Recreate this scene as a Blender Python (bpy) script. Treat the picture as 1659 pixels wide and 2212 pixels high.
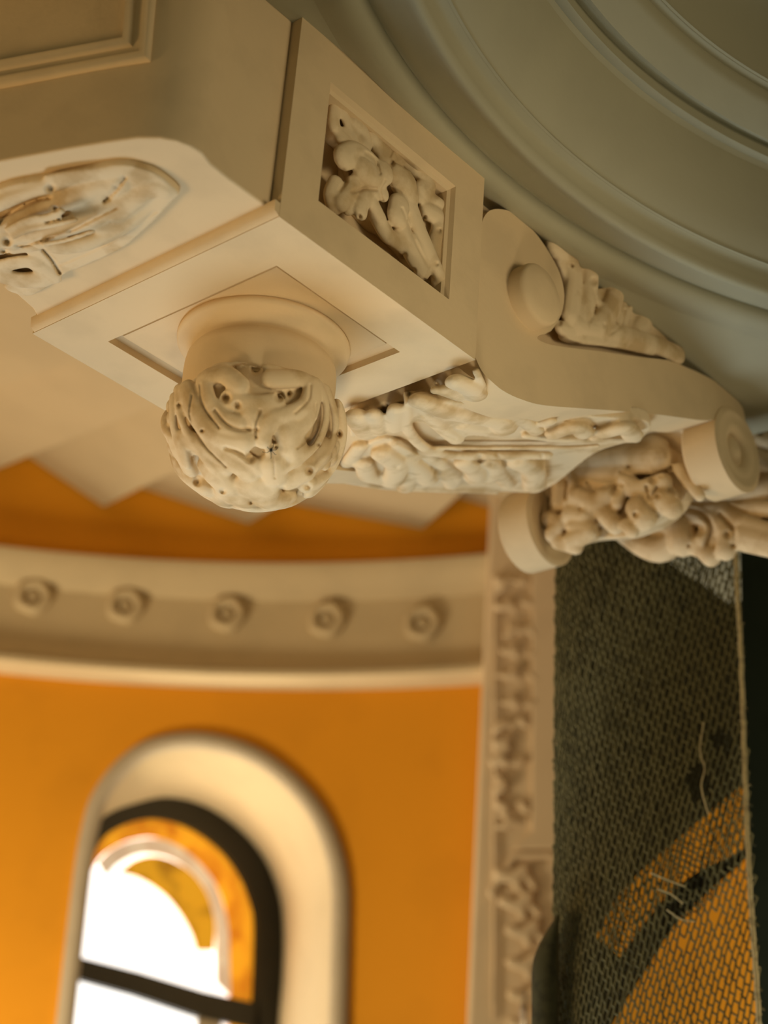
import bpy, bmesh, math, random
import numpy as np
from mathutils import Vector, Matrix
from mathutils.geometry import delaunay_2d_cdt
random.seed(7)
rng = np.random.RandomState(5)
for o in list(bpy.data.objects): bpy.data.objects.remove(o)
SC = bpy.context.scene
COL = SC.collection

# ------------------------------------------------------------------ camera
Z0 = 3.07                       # height of the hanging block's underside above the floor
F = 3650.0; CX, CY = 829.5, 1106.0
def nrm(v):
    v = np.array(v, float); return v / np.linalg.norm(v)
_Z = nrm([550, 7300, -F]); _X = np.array([3540., -2187., -F]); _X = nrm(_X - _X.dot(_Z) * _Z); _Y = np.cross(_Z, _X)
ROT = np.array([_X, _Y, _Z])
def ray(px, py): return nrm(ROT @ np.array([px - CX, CY - py, -F]))
CAM = -2.5 * ray(603, 468)      # block's near lower corner is the local origin
cam = bpy.data.cameras.new('camera'); camo = bpy.data.objects.new('camera', cam); COL.objects.link(camo)
M = Matrix(ROT.tolist()).to_4x4(); M.translation = Vector((CAM[0], CAM[1], CAM[2] + Z0)); camo.matrix_world = M
cam.sensor_fit = 'VERTICAL'; cam.sensor_height = 36; cam.lens = 36 * F / 2212
cam.dof.use_dof = True; cam.dof.focus_distance = 2.78; cam.dof.aperture_fstop = 2.2
cam.clip_start = 0.05
SC.camera = camo

# ------------------------------------------------------------------ world, lights, exposure
SC.view_settings.view_transform = 'Standard'; SC.view_settings.look = 'None'
SC.view_settings.gamma = 1; SC.view_settings.use_curve_mapping = False
SC.view_settings.exposure = 0.0
w = bpy.data.worlds.new('world'); SC.world = w; w.use_nodes = True
w.node_tree.nodes['Background'].inputs[0].default_value = (0.56, 0.58, 0.36, 1)
w.node_tree.nodes['Background'].inputs[1].default_value = 0.115
def area(name, loc, tgt, size, power, col, sy=None):
    l = bpy.data.lights.new(name, 'AREA'); l.energy = power; l.color = col; l.size = size
    if sy: l.shape = 'RECTANGLE'; l.size_y = sy
    o = bpy.data.objects.new(name, l); COL.objects.link(o)
    p = Vector(loc) + Vector((0, 0, Z0)); t = Vector(tgt) + Vector((0, 0, Z0))
    o.location = p; o.rotation_euler = (t - p).to_track_quat('-Z', 'Y').to_euler()
    return o
area('window_daylight_warm', (-2.2, 2.3, -1.9), (0.3, 0.25, -0.05), 1.1, 64, (1.0, 0.66, 0.31))
area('window_daylight_cool', (0.8, 1.4, -2.6), (0.6, 0.2, 0.0), 1.5, 22, (0.74, 0.88, 1.0)).data.spread = math.radians(120)
area('ball_fill', (-0.5, -0.9, -3.2), (0.40, 0.08, -0.12), .6, 0.55, (1.0, 0.84, 0.58)).data.spread = math.radians(17)  # added narrow lamp brightening the ball from below; no floor is built
area('apse_window_daylight', (3.3, 4.2, -1.9), (3.3, 3.9, 0.6), 1.0, 22, (1.0, 0.86, 0.62)).data.spread = math.radians(95)
area('camera_side_fill', (1.1, -3.5, -1.0), (0.4, 0.2, -0.15), 1.4, 3.5, (1.0, 0.82, 0.54)).data.spread = math.radians(38)  # added warm fill from the camera side, no known source there
area('board_fill', (2.05, -0.2, -1.0), (2.35, .1, 0.1), .4, 5, (1.0, 0.85, 0.6))  # added fill lamp aimed at the orange pieces behind the net
area('apse_wall_fill', (0.8, 4.1, -1.9), (2.6, 4.9, 0.2), .9, 100, (1.0, 0.80, 0.50))  # added lamp inside the room that brightens the apse wall

# ------------------------------------------------------------------ materials
def mat(name, col, rough=0.75, bump=0.15, bscale=90, var=0.12, vscale=9, emit=0, spec=0.3, col2=None):
    m = bpy.data.materials.new(name); m.use_nodes = True; nt = m.node_tree; N = nt.nodes; L = nt.links
    b = N['Principled BSDF']; b.inputs['Roughness'].default_value = rough; b.inputs['Specular IOR Level'].default_value = spec
    tc = N.new('ShaderNodeTexCoord'); nz = N.new('ShaderNodeTexNoise'); nz.inputs['Scale'].default_value = vscale; nz.inputs['Detail'].default_value = 6
    L.new(tc.outputs['Object'], nz.inputs['Vector'])
    mx = N.new('ShaderNodeMix'); mx.data_type = 'RGBA'
    c2 = col2 or tuple(c * (1 - var) for c in col)
    mx.inputs['A'].default_value = (*c2, 1); mx.inputs['B'].default_value = (*col, 1)
    rp = N.new('ShaderNodeMapRange'); rp.inputs['From Min'].default_value = .36; rp.inputs['From Max'].default_value = .52
    L.new(nz.outputs['Fac'], rp.inputs['Value']); L.new(rp.outputs['Result'], mx.inputs['Factor']); L.new(mx.outputs['Result'], b.inputs['Base Color'])
    if bump:
        n2 = N.new('ShaderNodeTexNoise'); n2.inputs['Scale'].default_value = bscale; n2.inputs['Detail'].default_value = 4
        L.new(tc.outputs['Object'], n2.inputs['Vector'])
        bp = N.new('ShaderNodeBump'); bp.inputs['Strength'].default_value = bump; bp.inputs['Distance'].default_value = .003
        L.new(n2.outputs['Fac'], bp.inputs['Height']); L.new(bp.outputs['Normal'], b.inputs['Normal'])
    if emit:
        L.new(mx.outputs['Result'], b.inputs['Emission Color']); b.inputs['Emission Strength'].default_value = emit
    return m
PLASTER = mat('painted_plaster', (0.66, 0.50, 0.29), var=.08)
CARVED = mat('carved_plaster', (0.70, 0.55, 0.34), col2=(0.52, 0.37, 0.19), vscale=16, bump=.25, bscale=70)
CEILM = mat('shaded_ceiling_plaster', (0.38, 0.345, 0.225), var=.06, vscale=4)  # darker than the other plaster: ceiling shade put into the base colour
ORANGE = mat('orange_wall_paint', (0.80, 0.33, 0.012), var=.06, vscale=3, bump=.1)
FARPL = mat('cream_plaster', (0.60, 0.48, 0.30), var=.06, vscale=4)
PILM = mat('lit_pilaster_plaster', (0.78, 0.62, 0.42), var=.06, vscale=4)  # lighter copy of the cream plaster; brighter light put into the colour
DARKF = mat('dark_window_frame', (0.022, 0.02, 0.014), rough=.5, bump=0)
WHITEP = mat('daylight_pane', (1, .985, .96), emit=1.5, var=.01, bump=0)
AMBER = mat('amber_arch_glow', (0.95, 0.42, 0.02), col2=(0.62, 0.2, 0.01), emit=.5, bump=0, vscale=6)  # these three glow in place of light on the arch outside
OCHRE = mat('ochre_arch_glow', (0.75, 0.40, 0.02), col2=(0.32, 0.15, 0.01), emit=.35, bump=0, vscale=5)
PALEG = mat('pale_arch_glow', (0.75, 0.62, 0.48), col2=(0.9, .8, .65), emit=.3, bump=0, vscale=8)
NETM = mat('net_thread', (0.17, 0.15, 0.065), rough=.8, bump=0, var=.4, vscale=40)
NETD = mat('net_thread_dark', (0.06, 0.055, 0.022), rough=.8, bump=0, var=.4, vscale=30)
CORD = mat('cord_fibre', (0.50, 0.40, 0.20), var=.3, vscale=60, bump=.5, bscale=300)
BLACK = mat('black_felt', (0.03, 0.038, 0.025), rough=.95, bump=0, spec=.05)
DARKW = mat('dark_shade_sheet', (0.03, 0.026, 0.012), rough=.9, bump=0, spec=.1)  # shade behind the net put into a near-black colour
METAL = mat('bright_metal', (.75, .75, .7), rough=.25, bump=0); METAL.node_tree.nodes['Principled BSDF'].inputs['Metallic'].default_value = 1

# ------------------------------------------------------------------ objects
def rootloc(p):
    l = Vector((0, 0, 0))
    while p is not None: l += p.location; p = p.parent
    return l
def tag(o, label=None, cat=None, group=None, kind=None):
    if label: o['label'] = label
    if cat: o['category'] = cat
    if group: o['group'] = group
    if kind: o['kind'] = kind
    return o
def thing(name, loc, label, cat, group=None):
    o = bpy.data.objects.new(name, None); COL.objects.link(o); o.location = (loc[0], loc[1], loc[2] + Z0); o.empty_display_size = .05
    return tag(o, label, cat, group)
def mk(name, V, Fc, m, parent=None, smooth=False, bevel=0, kind=None, autosm=None):
    me = bpy.data.meshes.new(name); off = rootloc(parent)
    me.from_pydata([(float(v[0]) - off.x, float(v[1]) - off.y, float(v[2]) + Z0 - off.z) for v in V], [], [list(map(int, f)) for f in Fc])
    bm = bmesh.new(); bm.from_mesh(me)
    bmesh.ops.remove_doubles(bm, verts=bm.verts, dist=1e-6)
    bmesh.ops.recalc_face_normals(bm, faces=bm.faces); bm.to_mesh(me); bm.free()
    me.materials.append(m)
    if smooth or autosm:
        for p in me.polygons: p.use_smooth = True
    if autosm: me.set_sharp_from_angle(angle=math.radians(autosm))
    o = bpy.data.objects.new(name, me); COL.objects.link(o); o.parent = parent
    if bevel:
        b = o.modifiers.new('bevel', 'BEVEL'); b.width = bevel; b.segments = 3; b.limit_method = 'ANGLE'; b.angle_limit = math.radians(40)
        me.update()
    if kind: o['kind'] = kind
    return o
def prism(poly, vec):
    n = len(poly); V = [np.array(p, float) for p in poly] + [np.array(p, float) + np.array(vec, float) for p in poly]
    Fc = [list(range(n))[::-1], list(range(n, 2 * n))] + [[i, (i + 1) % n, n + (i + 1) % n, n + i] for i in range(n)]
    return V, Fc
def boxm(a, b):
    (x0, y0, z0), (x1, y1, z1) = a, b
    return prism([(x0, y0, z0), (x1, y0, z0), (x1, y1, z0), (x0, y1, z0)], (0, 0, z1 - z0))
def join(*ms):
    V = []; Fc = []
    for v, f in ms:
        k = len(V); V += list(v); Fc += [[i + k for i in q] for q in f]
    return V, Fc
def loft(rings, closed=True, caps=False):
    n = len(rings[0]); V = [p for r in rings for p in r]; Fc = []
    for k in range(len(rings) - 1):
        for i in range(n if closed else n - 1):
            j = (i + 1) % n; Fc.append([k * n + i, k * n + j, (k + 1) * n + j, (k + 1) * n + i])
    if caps: Fc += [list(range(n))[::-1], [(len(rings) - 1) * n + i for i in range(n)]]
    return V, Fc
def lathe(prof, c, axis='z', n=64, th=(0, 2 * math.pi)):
    rings = []
    for (r, h) in prof:
        ring = []
        for i in range(n):
            t = 2 * math.pi * i / n
            if axis == 'z': ring.append((c[0] + r * math.cos(t), c[1] + r * math.sin(t), c[2] + h))
            else: ring.append((c[0] + r * math.cos(t), c[1] + h, c[2] + r * math.sin(t)))
        rings.append(ring)
    return loft(rings, True, True)
def spline(pts, n=8):
    P = [np.array(p, float) for p in pts]
    if len(P) < 3: return [P[0] + (P[-1] - P[0]) * t for t in np.linspace(0, 1, n + 1)] if len(P) == 2 else P
    Q = [2 * P[0] - P[1]] + P + [2 * P[-1] - P[-2]]; out = []
    for i in range(1, len(Q) - 2):
        a, b, c, d = Q[i - 1:i + 3]
        for k in range(n):
            t = k / n; out.append(.5 * ((2 * b) + (c - a) * t + (2 * a - 5 * b + 4 * c - d) * t * t + (3 * b - a - 3 * c + d) * t ** 3))
    out.append(P[-1]); return out

# where a sight line meets a surface of the place (used to measure positions off the photograph)
def on_z(px, py, z): r = ray(px, py); return CAM + (z - CAM[2]) / r[2] * r
def on_y(px, py, y): r = ray(px, py); return CAM + (y - CAM[1]) / r[1] * r
def on_x(px, py, x): r = ray(px, py); return CAM + (x - CAM[0]) / r[0] * r
def on_pl(px, py, p0, n_): r = ray(px, py); n_ = np.array(n_, float); return CAM + np.dot(np.array(p0) - CAM, n_) / np.dot(r, n_) * r
def on_vert(px, py, a, b): # vertical plane through plan points a, b
    d_ = np.array([b[0] - a[0], b[1] - a[1]]); return on_pl(px, py, (a[0], a[1], 0), (d_[1], -d_[0], 0))

# ------------------------------------------------------------------ carving toolkit
def _ico():
    bm = bmesh.new(); bmesh.ops.create_icosphere(bm, subdivisions=2, radius=1)
    V = np.array([v.co[:] for v in bm.verts]); Fc = [[v.index for v in f.verts] for f in bm.faces]; bm.free(); return V, Fc
ICOV, ICOF = _ico()
class Carve:
    """collects overlapping plaster lumps, fuses them into one sculpted surface, then cuts drill holes and grooves"""
    def __init__(s, mapper, scale=1.0, ox=0, oy=0, flat=.75):
        s.map = mapper; s.k = scale; s.ox = ox; s.oy = oy; s.V = []; s.F = []; s.flat = flat; s.pits = []; s.fat = 1.35; s.keep = False
    def px(s, x, y): return s.ox + x / s.k, s.oy + y / s.k
    def at(s, x, y): return s.map(*s.px(x, y))
    def add(s, V, Fc):
        k = len(s.V); s.V += [tuple(v) for v in V]; s.F += [[i + k for i in q] for q in Fc]
    def lump(s, p, r, n_, fl=None):
        n_ = np.array(n_); fl = s.flat if fl is None else fl
        V = ICOV * r; V = V - np.outer(V @ n_, n_) * (1 - fl); s.add(V + p, ICOF)
    def stroke(s, pts, r, h=0.0, taper=None, fl=None):
        """pts (x, y[, r[, h]]) in photo measure; r radius in the same measure, h metres off the surface"""
        P = []
        for q in pts:
            q = list(q); rr = q[2] if len(q) > 2 else r; hh = q[3] if len(q) > 3 else h
            P.append((q[0], q[1], rr, hh))
        dh = random.uniform(0, .004); ns_ = int(8 + 60 * min(1, max([math.hypot(P[i+1][0]-P[i][0], P[i+1][1]-P[i][1]) / P[i][2] for i in range(len(P)-1)] or [0]) / 12)); C = spline(P, ns_) if len(P) > 1 else [np.array(P[0], float)]
        last = None
        for i, q in enumerate(C):
            (p, n_) = s.at(q[0], q[1]); dist = np.linalg.norm(p - CAM)
            rr = q[2] / s.k / F * dist * s.fat
            if taper: rr *= 1 - (1 - taper) * i / max(1, len(C) - 1)
            c = p + n_ * (q[3] + dh)
            if s.keep: D = nrm(p - CAM); c = p + D * ((q[3] + dh) / (D @ n_))
            if last is not None and np.linalg.norm(c - last) < rr * .22 and i < len(C) - 1: continue
            s.lump(c, rr, n_, fl); last = c
    def plate(s, poly, h0, h1):
        a = []; b = []
        for x, y in spline(list(poly) + [poly[0]], 5)[:-1]:
            p, n_ = s.at(x, y); a.append(p + n_ * h0); b.append(p + n_ * h1)
        s.add(*loft([a, b], True, True))
    def pit(s, x, y, r, depth=.012): # a drilled hole
        s.pits.append((x, y, r, depth))
    def groove(s, pts, r, depth=.005):
        C = spline(pts, 24); last = None
        for q in C:
            if last is None or math.hypot(q[0] - last[0], q[1] - last[1]) > r * .3: s.pits.append((q[0], q[1], r, depth)); last = q
    def build(s, name, m, parent, voxel=.003, smooth=4, dirs=None, minz=None):
        me = bpy.data.meshes.new('tmp'); me.from_pydata([tuple(map(float, v)) for v in s.V], [], s.F)
        o = bpy.data.objects.new('tmp', me); COL.objects.link(o)
        r_ = o.modifiers.new('r', 'REMESH'); r_.mode = 'VOXEL'; r_.voxel_size = voxel
        if smooth: q = o.modifiers.new('s', 'SMOOTH'); q.iterations = smooth; q.factor = .5
        dg = bpy.context.evaluated_depsgraph_get(); dg.update()
        e = o.evaluated_get(dg); m2 = bpy.data.meshes.new_from_object(e)
        bpy.data.objects.remove(o); bpy.data.meshes.remove(me)
        n = len(m2.vertices); co = np.empty(n * 3); m2.vertices.foreach_get('co', co); co = co.reshape(-1, 3)
        no = np.array([v.normal[:] for v in m2.vertices])
        disp = np.zeros(n)
        for (x, y, r, dep) in s.pits:
            p, n_ = s.at(x, y); dirv = nrm(p - CAM); rr = r / s.k / F * np.linalg.norm(p - CAM)
            rel = co - CAM; along = rel @ dirv; dd = np.linalg.norm(rel - np.outer(along, dirv), axis=1)
            f = np.clip(1 - dd / rr, 0, 1); f = f * f * (3 - 2 * f)
            f = np.where((no @ dirv < .25) & (abs(along - np.linalg.norm(p - CAM)) < .12), f, 0)
            disp = np.maximum(disp, f * dep)
            vdir = dirv
        # push along the line of the drill
        if s.pits:
            rel = co - CAM; dv = rel / np.linalg.norm(rel, axis=1)[:, None]
            co = co + dv * disp[:, None]
        off = rootloc(parent); co = co + np.array([-off.x, -off.y, Z0 - off.z])
        m2.vertices.foreach_set('co', co.ravel()); m2.update(); m2.name = name
        m2.materials.clear(); m2.materials.append(m)
        for p in m2.polygons: p.use_smooth = True
        ob = bpy.data.objects.new(name, m2); COL.objects.link(ob); ob.parent = parent
        return ob

# ================================================================== THE SETTING
# circular ring mouldings of the ceiling (centre RC)
RC = (.49, -1.36)
EXT = (-1.6, 2.3, -4.2, .56)
def rim(t):
    c, s_ = math.cos(t), math.sin(t); ts = []
    if c > 1e-9: ts.append((EXT[1] - RC[0]) / c)
    if c < -1e-9: ts.append((EXT[0] - RC[0]) / c)
    if s_ > 1e-9: ts.append((EXT[3] - RC[1]) / s_)
    if s_ < -1e-9: ts.append((EXT[2] - RC[1]) / s_)
    return min(ts)
NT = 360
angs = sorted([2 * math.pi * i / NT for i in range(NT)] + [math.atan2(y - RC[1], x - RC[0]) % (2 * math.pi) for x in EXT[:2] for y in EXT[2:]])
def cring(r, z): return [(RC[0] + r * math.cos(t), RC[1] + r * math.sin(t), z) for t in angs]
outer = [(RC[0] + rim(t) * math.cos(t), RC[1] + rim(t) * math.sin(t), .381) for t in angs]
outer2 = [(p[0], p[1], .50) for p in outer]
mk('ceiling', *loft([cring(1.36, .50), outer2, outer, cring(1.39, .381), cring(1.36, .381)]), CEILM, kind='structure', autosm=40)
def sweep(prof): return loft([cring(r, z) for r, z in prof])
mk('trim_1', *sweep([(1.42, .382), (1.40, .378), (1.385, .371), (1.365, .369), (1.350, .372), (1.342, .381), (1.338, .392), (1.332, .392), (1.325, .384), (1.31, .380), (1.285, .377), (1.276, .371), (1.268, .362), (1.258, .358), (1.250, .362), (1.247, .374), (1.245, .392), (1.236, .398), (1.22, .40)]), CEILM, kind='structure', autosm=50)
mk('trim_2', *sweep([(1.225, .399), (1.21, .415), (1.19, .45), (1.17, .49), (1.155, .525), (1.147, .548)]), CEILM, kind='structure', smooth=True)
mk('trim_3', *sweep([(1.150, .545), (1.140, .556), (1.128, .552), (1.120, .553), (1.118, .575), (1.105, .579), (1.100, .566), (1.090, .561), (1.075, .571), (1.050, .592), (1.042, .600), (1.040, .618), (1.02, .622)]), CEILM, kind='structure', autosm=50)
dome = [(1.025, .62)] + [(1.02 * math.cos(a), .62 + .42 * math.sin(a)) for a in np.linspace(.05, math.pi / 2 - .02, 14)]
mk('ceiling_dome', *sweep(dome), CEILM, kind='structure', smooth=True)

# apse wall: a cylinder round AC
AC = np.array([-.319, 1.114]); AR = 4.609
def on_cyl(px, py, r=AR):
    D = ray(px, py); o = CAM[:2] - AC; a = D[:2] @ D[:2]; b = 2 * o @ D[:2]; c = o @ o - r * r
    return CAM + (-b + math.sqrt(b * b - 4 * a * c)) / 2 / a * D
def cyl(th, z, r=AR): return np.array([AC[0] + r * math.cos(th), AC[1] + r * math.sin(th), z])
def tz(p): return math.atan2(p[1] - AC[1], p[0] - AC[0]), p[2]
niche_px = [(722, 2330), (724, 2212), (728, 2050), (729, 1930), (716, 1850), (682, 1768), (622, 1695), (540, 1638), (435, 1610), (340, 1620), (275, 1660), (225, 1725), (204, 1790), (188, 1880), (168, 2050), (150, 2212), (136, 2330)]
NO = spline(niche_px, 5)
hole = [tz(on_cyl(x, y)) for x, y in NO]
TH0, TH1, ZB, ZT = -.5, 1.5, hole[0][1] - .02, 2.9
hole[0] = (hole[0][0], ZB); hole[-1] = (hole[-1][0], ZB)
nu, nv = 120, 40
pts = [(TH0 + (TH1 - TH0) * i / nu, ZB + (ZT - ZB) * j / nv) for j in range(nv + 1) for i in range(nu + 1)]
from mathutils.geometry import intersect_point_line
def inpoly(p, poly):
    x, y = p; c = False; j = len(poly) - 1
    for i in range(len(poly)):
        if (poly[i][1] > y) != (poly[j][1] > y) and x < (poly[j][0] - poly[i][0]) * (y - poly[i][1]) / (poly[j][1] - poly[i][1] + 1e-12) + poly[i][0]: c = not c
        j = i
    return c
pts = [p for p in pts if not inpoly(p, hole)]
k = len(pts); allp = [Vector(p) for p in pts] + [Vector(h) for h in hole]
vo, eo, fo, *_ = delaunay_2d_cdt(allp, [(k + i, k + i + 1) for i in range(len(hole) - 1)], [], 0, 1e-6)
fc = [f for f in fo if not inpoly((sum(vo[i][0] for i in f) / 3, sum(vo[i][1] for i in f) / 3), hole)]
mk('wall_back', [cyl(v[0], v[1]) for v in vo], fc, ORANGE, kind='structure', smooth=True)

# window: deep splayed reveal, dark arched frame, panes
wp0 = on_cyl(185, 1900) + np.array([.10, .10, 0]); wa = wp0[:2]; wb = wa + np.array([1.0, .03]); WN = nrm((-wb[1] + wa[1], wb[0] - wa[0], 0)) # pointing outwards
def on_win(px, py, back=0): return on_vert(px, py, wa + WN[:2] * back, wb + WN[:2] * back)
fr_out = [(598, 2330), (602, 2212), (610, 2100), (611, 2000), (601, 1928), (570, 1853), (516, 1790), (443, 1741), (362, 1722), (290, 1736), (230, 1760), (196, 1800), (175, 1860), (160, 1950), (145, 2080), (130, 2212), (118, 2330)]
fr_in = [(545, 2330), (549, 2212), (554, 2140), (557, 2000), (549, 1950), (524, 1890), (482, 1835), (420, 1790), (352, 1769), (290, 1775), (236, 1800), (208, 1836), (192, 1890), (178, 1960), (165, 2090), (152, 2212), (142, 2330)]
FO = spline(fr_out, 5); FI = spline(fr_in, 5)
win = tag(bpy.data.objects.new('window_1', None), kind='structure'); COL.objects.link(win); win.location = (*on_win(400, 2100)[:2], Z0 - .3)
A_ = [on_cyl(*p) for p in NO]; B_ = [on_win(*p) for p in FO]
rings = [[a + (b - a) * t for a, b in zip(A_, B_)] for t in np.linspace(0, 1, 8)]
mk('reveal', *loft(rings, False), FARPL, win, smooth=True)
lip = []
cen = np.mean(A_, axis=0)
for dr, dn in ((.0, .0), (.0, -.03), (.035, -.035), (.07, -.03), (.075, .0)):
    ring = []
    for i, a in enumerate(A_):
        t_ = A_[min(i + 1, len(A_) - 1)] - A_[max(i - 1, 0)]; nn_ = nrm((a[0] - AC[0], a[1] - AC[1], 0)); o_ = nrm(np.cross(t_, nn_))
        if np.dot(o_, a - cen) < 0: o_ = -o_
        ring.append(a + o_ * (dr - .02) + nn_ * dn)
    lip.append(ring)
LIPM = mat('pale_grey_plaster', (0.50, 0.42, 0.31), var=.05)
mk('architrave', *loft(lip, False), LIPM, win, smooth=True)
def ringsolid(po, pi, dpt, b0=0):
    a = [on_win(*p) + WN * b0 for p in po]; b = [on_win(*p) + WN * b0 for p in pi]
    a2 = [p + WN * dpt for p in a]; b2 = [p + WN * dpt for p in b]
    return loft([a, b, b2, a2, a], False)
mk('window_frame', *ringsolid(FO, FI, .06), DARKF, win)
mk('transom', *prism([on_win(x, y) for x, y in [(150, 2062), (300, 2100), (440, 2142), (560, 2168), (566, 2225), (440, 2198), (300, 2150), (150, 2108)]], WN * .05), DARKF, win)
mk('glass_pane', *prism([on_win(*p) + WN * .05 for p in FI], WN * .01), WHITEP, win)
rin = spline([(505, 2330), (507, 2212), (507, 2130), (503, 2010), (492, 1940), (460, 1882), (415, 1840), (350, 1808), (295, 1812), (250, 1832), (222, 1856), (205, 1890), (190, 1960), (178, 2060), (165, 2200), (160, 2330), (158, 2332)], 5)
mk('outer_arch_border', *ringsolid(FI, rin, .008, .03), AMBER, win)  # flat glowing rings stand in for the lit arch outside the window
pin = spline([(478, 2120), (476, 2050), (474, 1985), (455, 1925), (425, 1885), (385, 1855), (340, 1842), (300, 1846), (262, 1866), (240, 1890)], 5)
pout = spline([(507, 2150), (505, 2060), (500, 1985), (478, 1915), (445, 1868), (400, 1830), (350, 1810), (295, 1814), (250, 1834), (222, 1862)], 5)
mk('outer_arch_band', *ringsolid(pout, pin, .008, .027), PALEG, win)
c1 = spline([(470, 2052), (472, 1990), (455, 1930), (425, 1888), (385, 1860), (340, 1848), (300, 1858), (272, 1880)], 6)
c2 = spline([(436, 2052), (424, 2015), (402, 1975), (375, 1940), (345, 1915), (315, 1897), (290, 1888), (270, 1884)], 6)
mk('outer_arch_crescent', *ringsolid(c1, c2, .008, .024), OCHRE, win)
mk('lower_pane', *prism([on_win(x, y) + WN * .02 for x, y in [(435, 2196), (480, 2200), (500, 2260), (432, 2260)]], WN * .01), LIPM, win)

# vaulted soffit above the apse: pleated fan of plaster webs
apex = on_cyl(1900, 250); apex = CAM + (apex - CAM) * .55
L = [(-1500, 620), (-1000, 800), (-420, 960), (-30, 1022), (224, 1094), (537, 1131), (912, 1142), (1230, 1150)]
U = [(-1400, 560), (-900, 760), (-330, 930), (60, 984), (292, 1048), (606, 1084), (977, 1070), (1300, 1080)]
Vv = []; Ff = []
def webpt(p, back=0):
    q = on_cyl(*p, AR - .02 - back); return q
def quadfan(p, q, n=6):
    k0 = len(Vv)
    for i in range(n + 1):
        for j in range(n + 1):
            a = tuple(np.array(p) + (np.array(q) - np.array(p)) * i / n); e = webpt(a)
            Vv.append(e + (apex - e) * (j / n) * .96)
    for i in range(n):
        for j in range(n):
            a = k0 + i * (n + 1) + j; Ff.append([a, a + 1, a + n + 2, a + n + 1])
for i in range(len(L) - 1):
    quadfan(U[i], L[i + 1]); quadfan(L[i + 1], U[i + 1], 2)
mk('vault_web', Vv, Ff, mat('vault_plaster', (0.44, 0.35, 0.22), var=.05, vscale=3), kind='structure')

# right hand side: opening behind the net, a dark sheet standing in for its shade
def net_plane(px, py, back=0):
    fw = nrm(ray(1400, 1600)[:2]); fw3 = np.array([fw[0], fw[1], 0]); p0 = CAM + fw3 * (3.62 + back); return on_pl(px, py, p0, fw3)
DW = .55
def flat(poly, back, th=.02, fw=None):
    fw = np.array([*nrm(ray(1400, 1600)[:2]), 0]); return prism([net_plane(x, y, back) for x, y in poly], fw * th)
mk('dark_backing', *flat([(1208, 1100), (1500, 960), (1800, 800), (1800, 2400), (1190, 2400)], DW + .1), DARKW, kind='structure')  # dark sheet put in for the shaded bands behind the net

# ================================================================== PENDANT BLOCK
S_, T_, H_ = .472, .560, .381
blk = thing('pendant_block', (S_ / 2, T_ / 2, H_), 'square cream plaster corner block hanging under the ceiling with a carved leaf ball beneath', 'pendant block')
bm = bmesh.new()
V, Fc = boxm((0, 0, 0), (S_, T_, H_)); vs = [bm.verts.new(v) for v in V]
fs = [bm.faces.new([vs[i] for i in f]) for f in Fc]; bmesh.ops.recalc_face_normals(bm, faces=bm.faces)
cor = set(bm.verts)
def finset(f, th, dp): bmesh.ops.inset_region(bm, faces=[f], thickness=th, depth=dp, use_even_offset=True)
bot = min(bm.faces, key=lambda f: f.calc_center_median().z); fro = min(bm.faces, key=lambda f: f.calc_center_median().y)
for f, steps in ((bot, [(.088, 0), (.001, -.012), (.012, -.005), (.006, .005), (.004, .001)]), (fro, [(.076, 0), (.004, -.008), (.006, -.003), (.0025, -.046)])):
    for th, dp in steps: finset(f, th, dp)
ed = [e for e in bm.edges if e.verts[0] in cor and e.verts[1] in cor]
bmesh.ops.bevel(bm, geom=ed, offset=.007, segments=3, profile=.5, affect='EDGES')
V = [v.co[:] for v in bm.verts]; bm.verts.index_update(); Fc = [[v.index for v in f.verts] for f in bm.faces]; bm.free()
mk('block_body', V, Fc, PLASTER, blk, autosm=25)
BC = np.array([.250, .270])
mk('neck', *lathe([(.10, .02), (.139, .015), (.1435, .006), (.1425, .0), (.138, -.003), (.128, -.007), (.120, -.015), (.116, -.025), (.119, -.031), (.1225, -.036), (.1245, -.048), (.1250, -.065), (.1245, -.085), (.122, -.102), (.119, -.115), (.08, -.12)], (BC[0], BC[1], 0)), PLASTER, blk, autosm=60)

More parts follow.
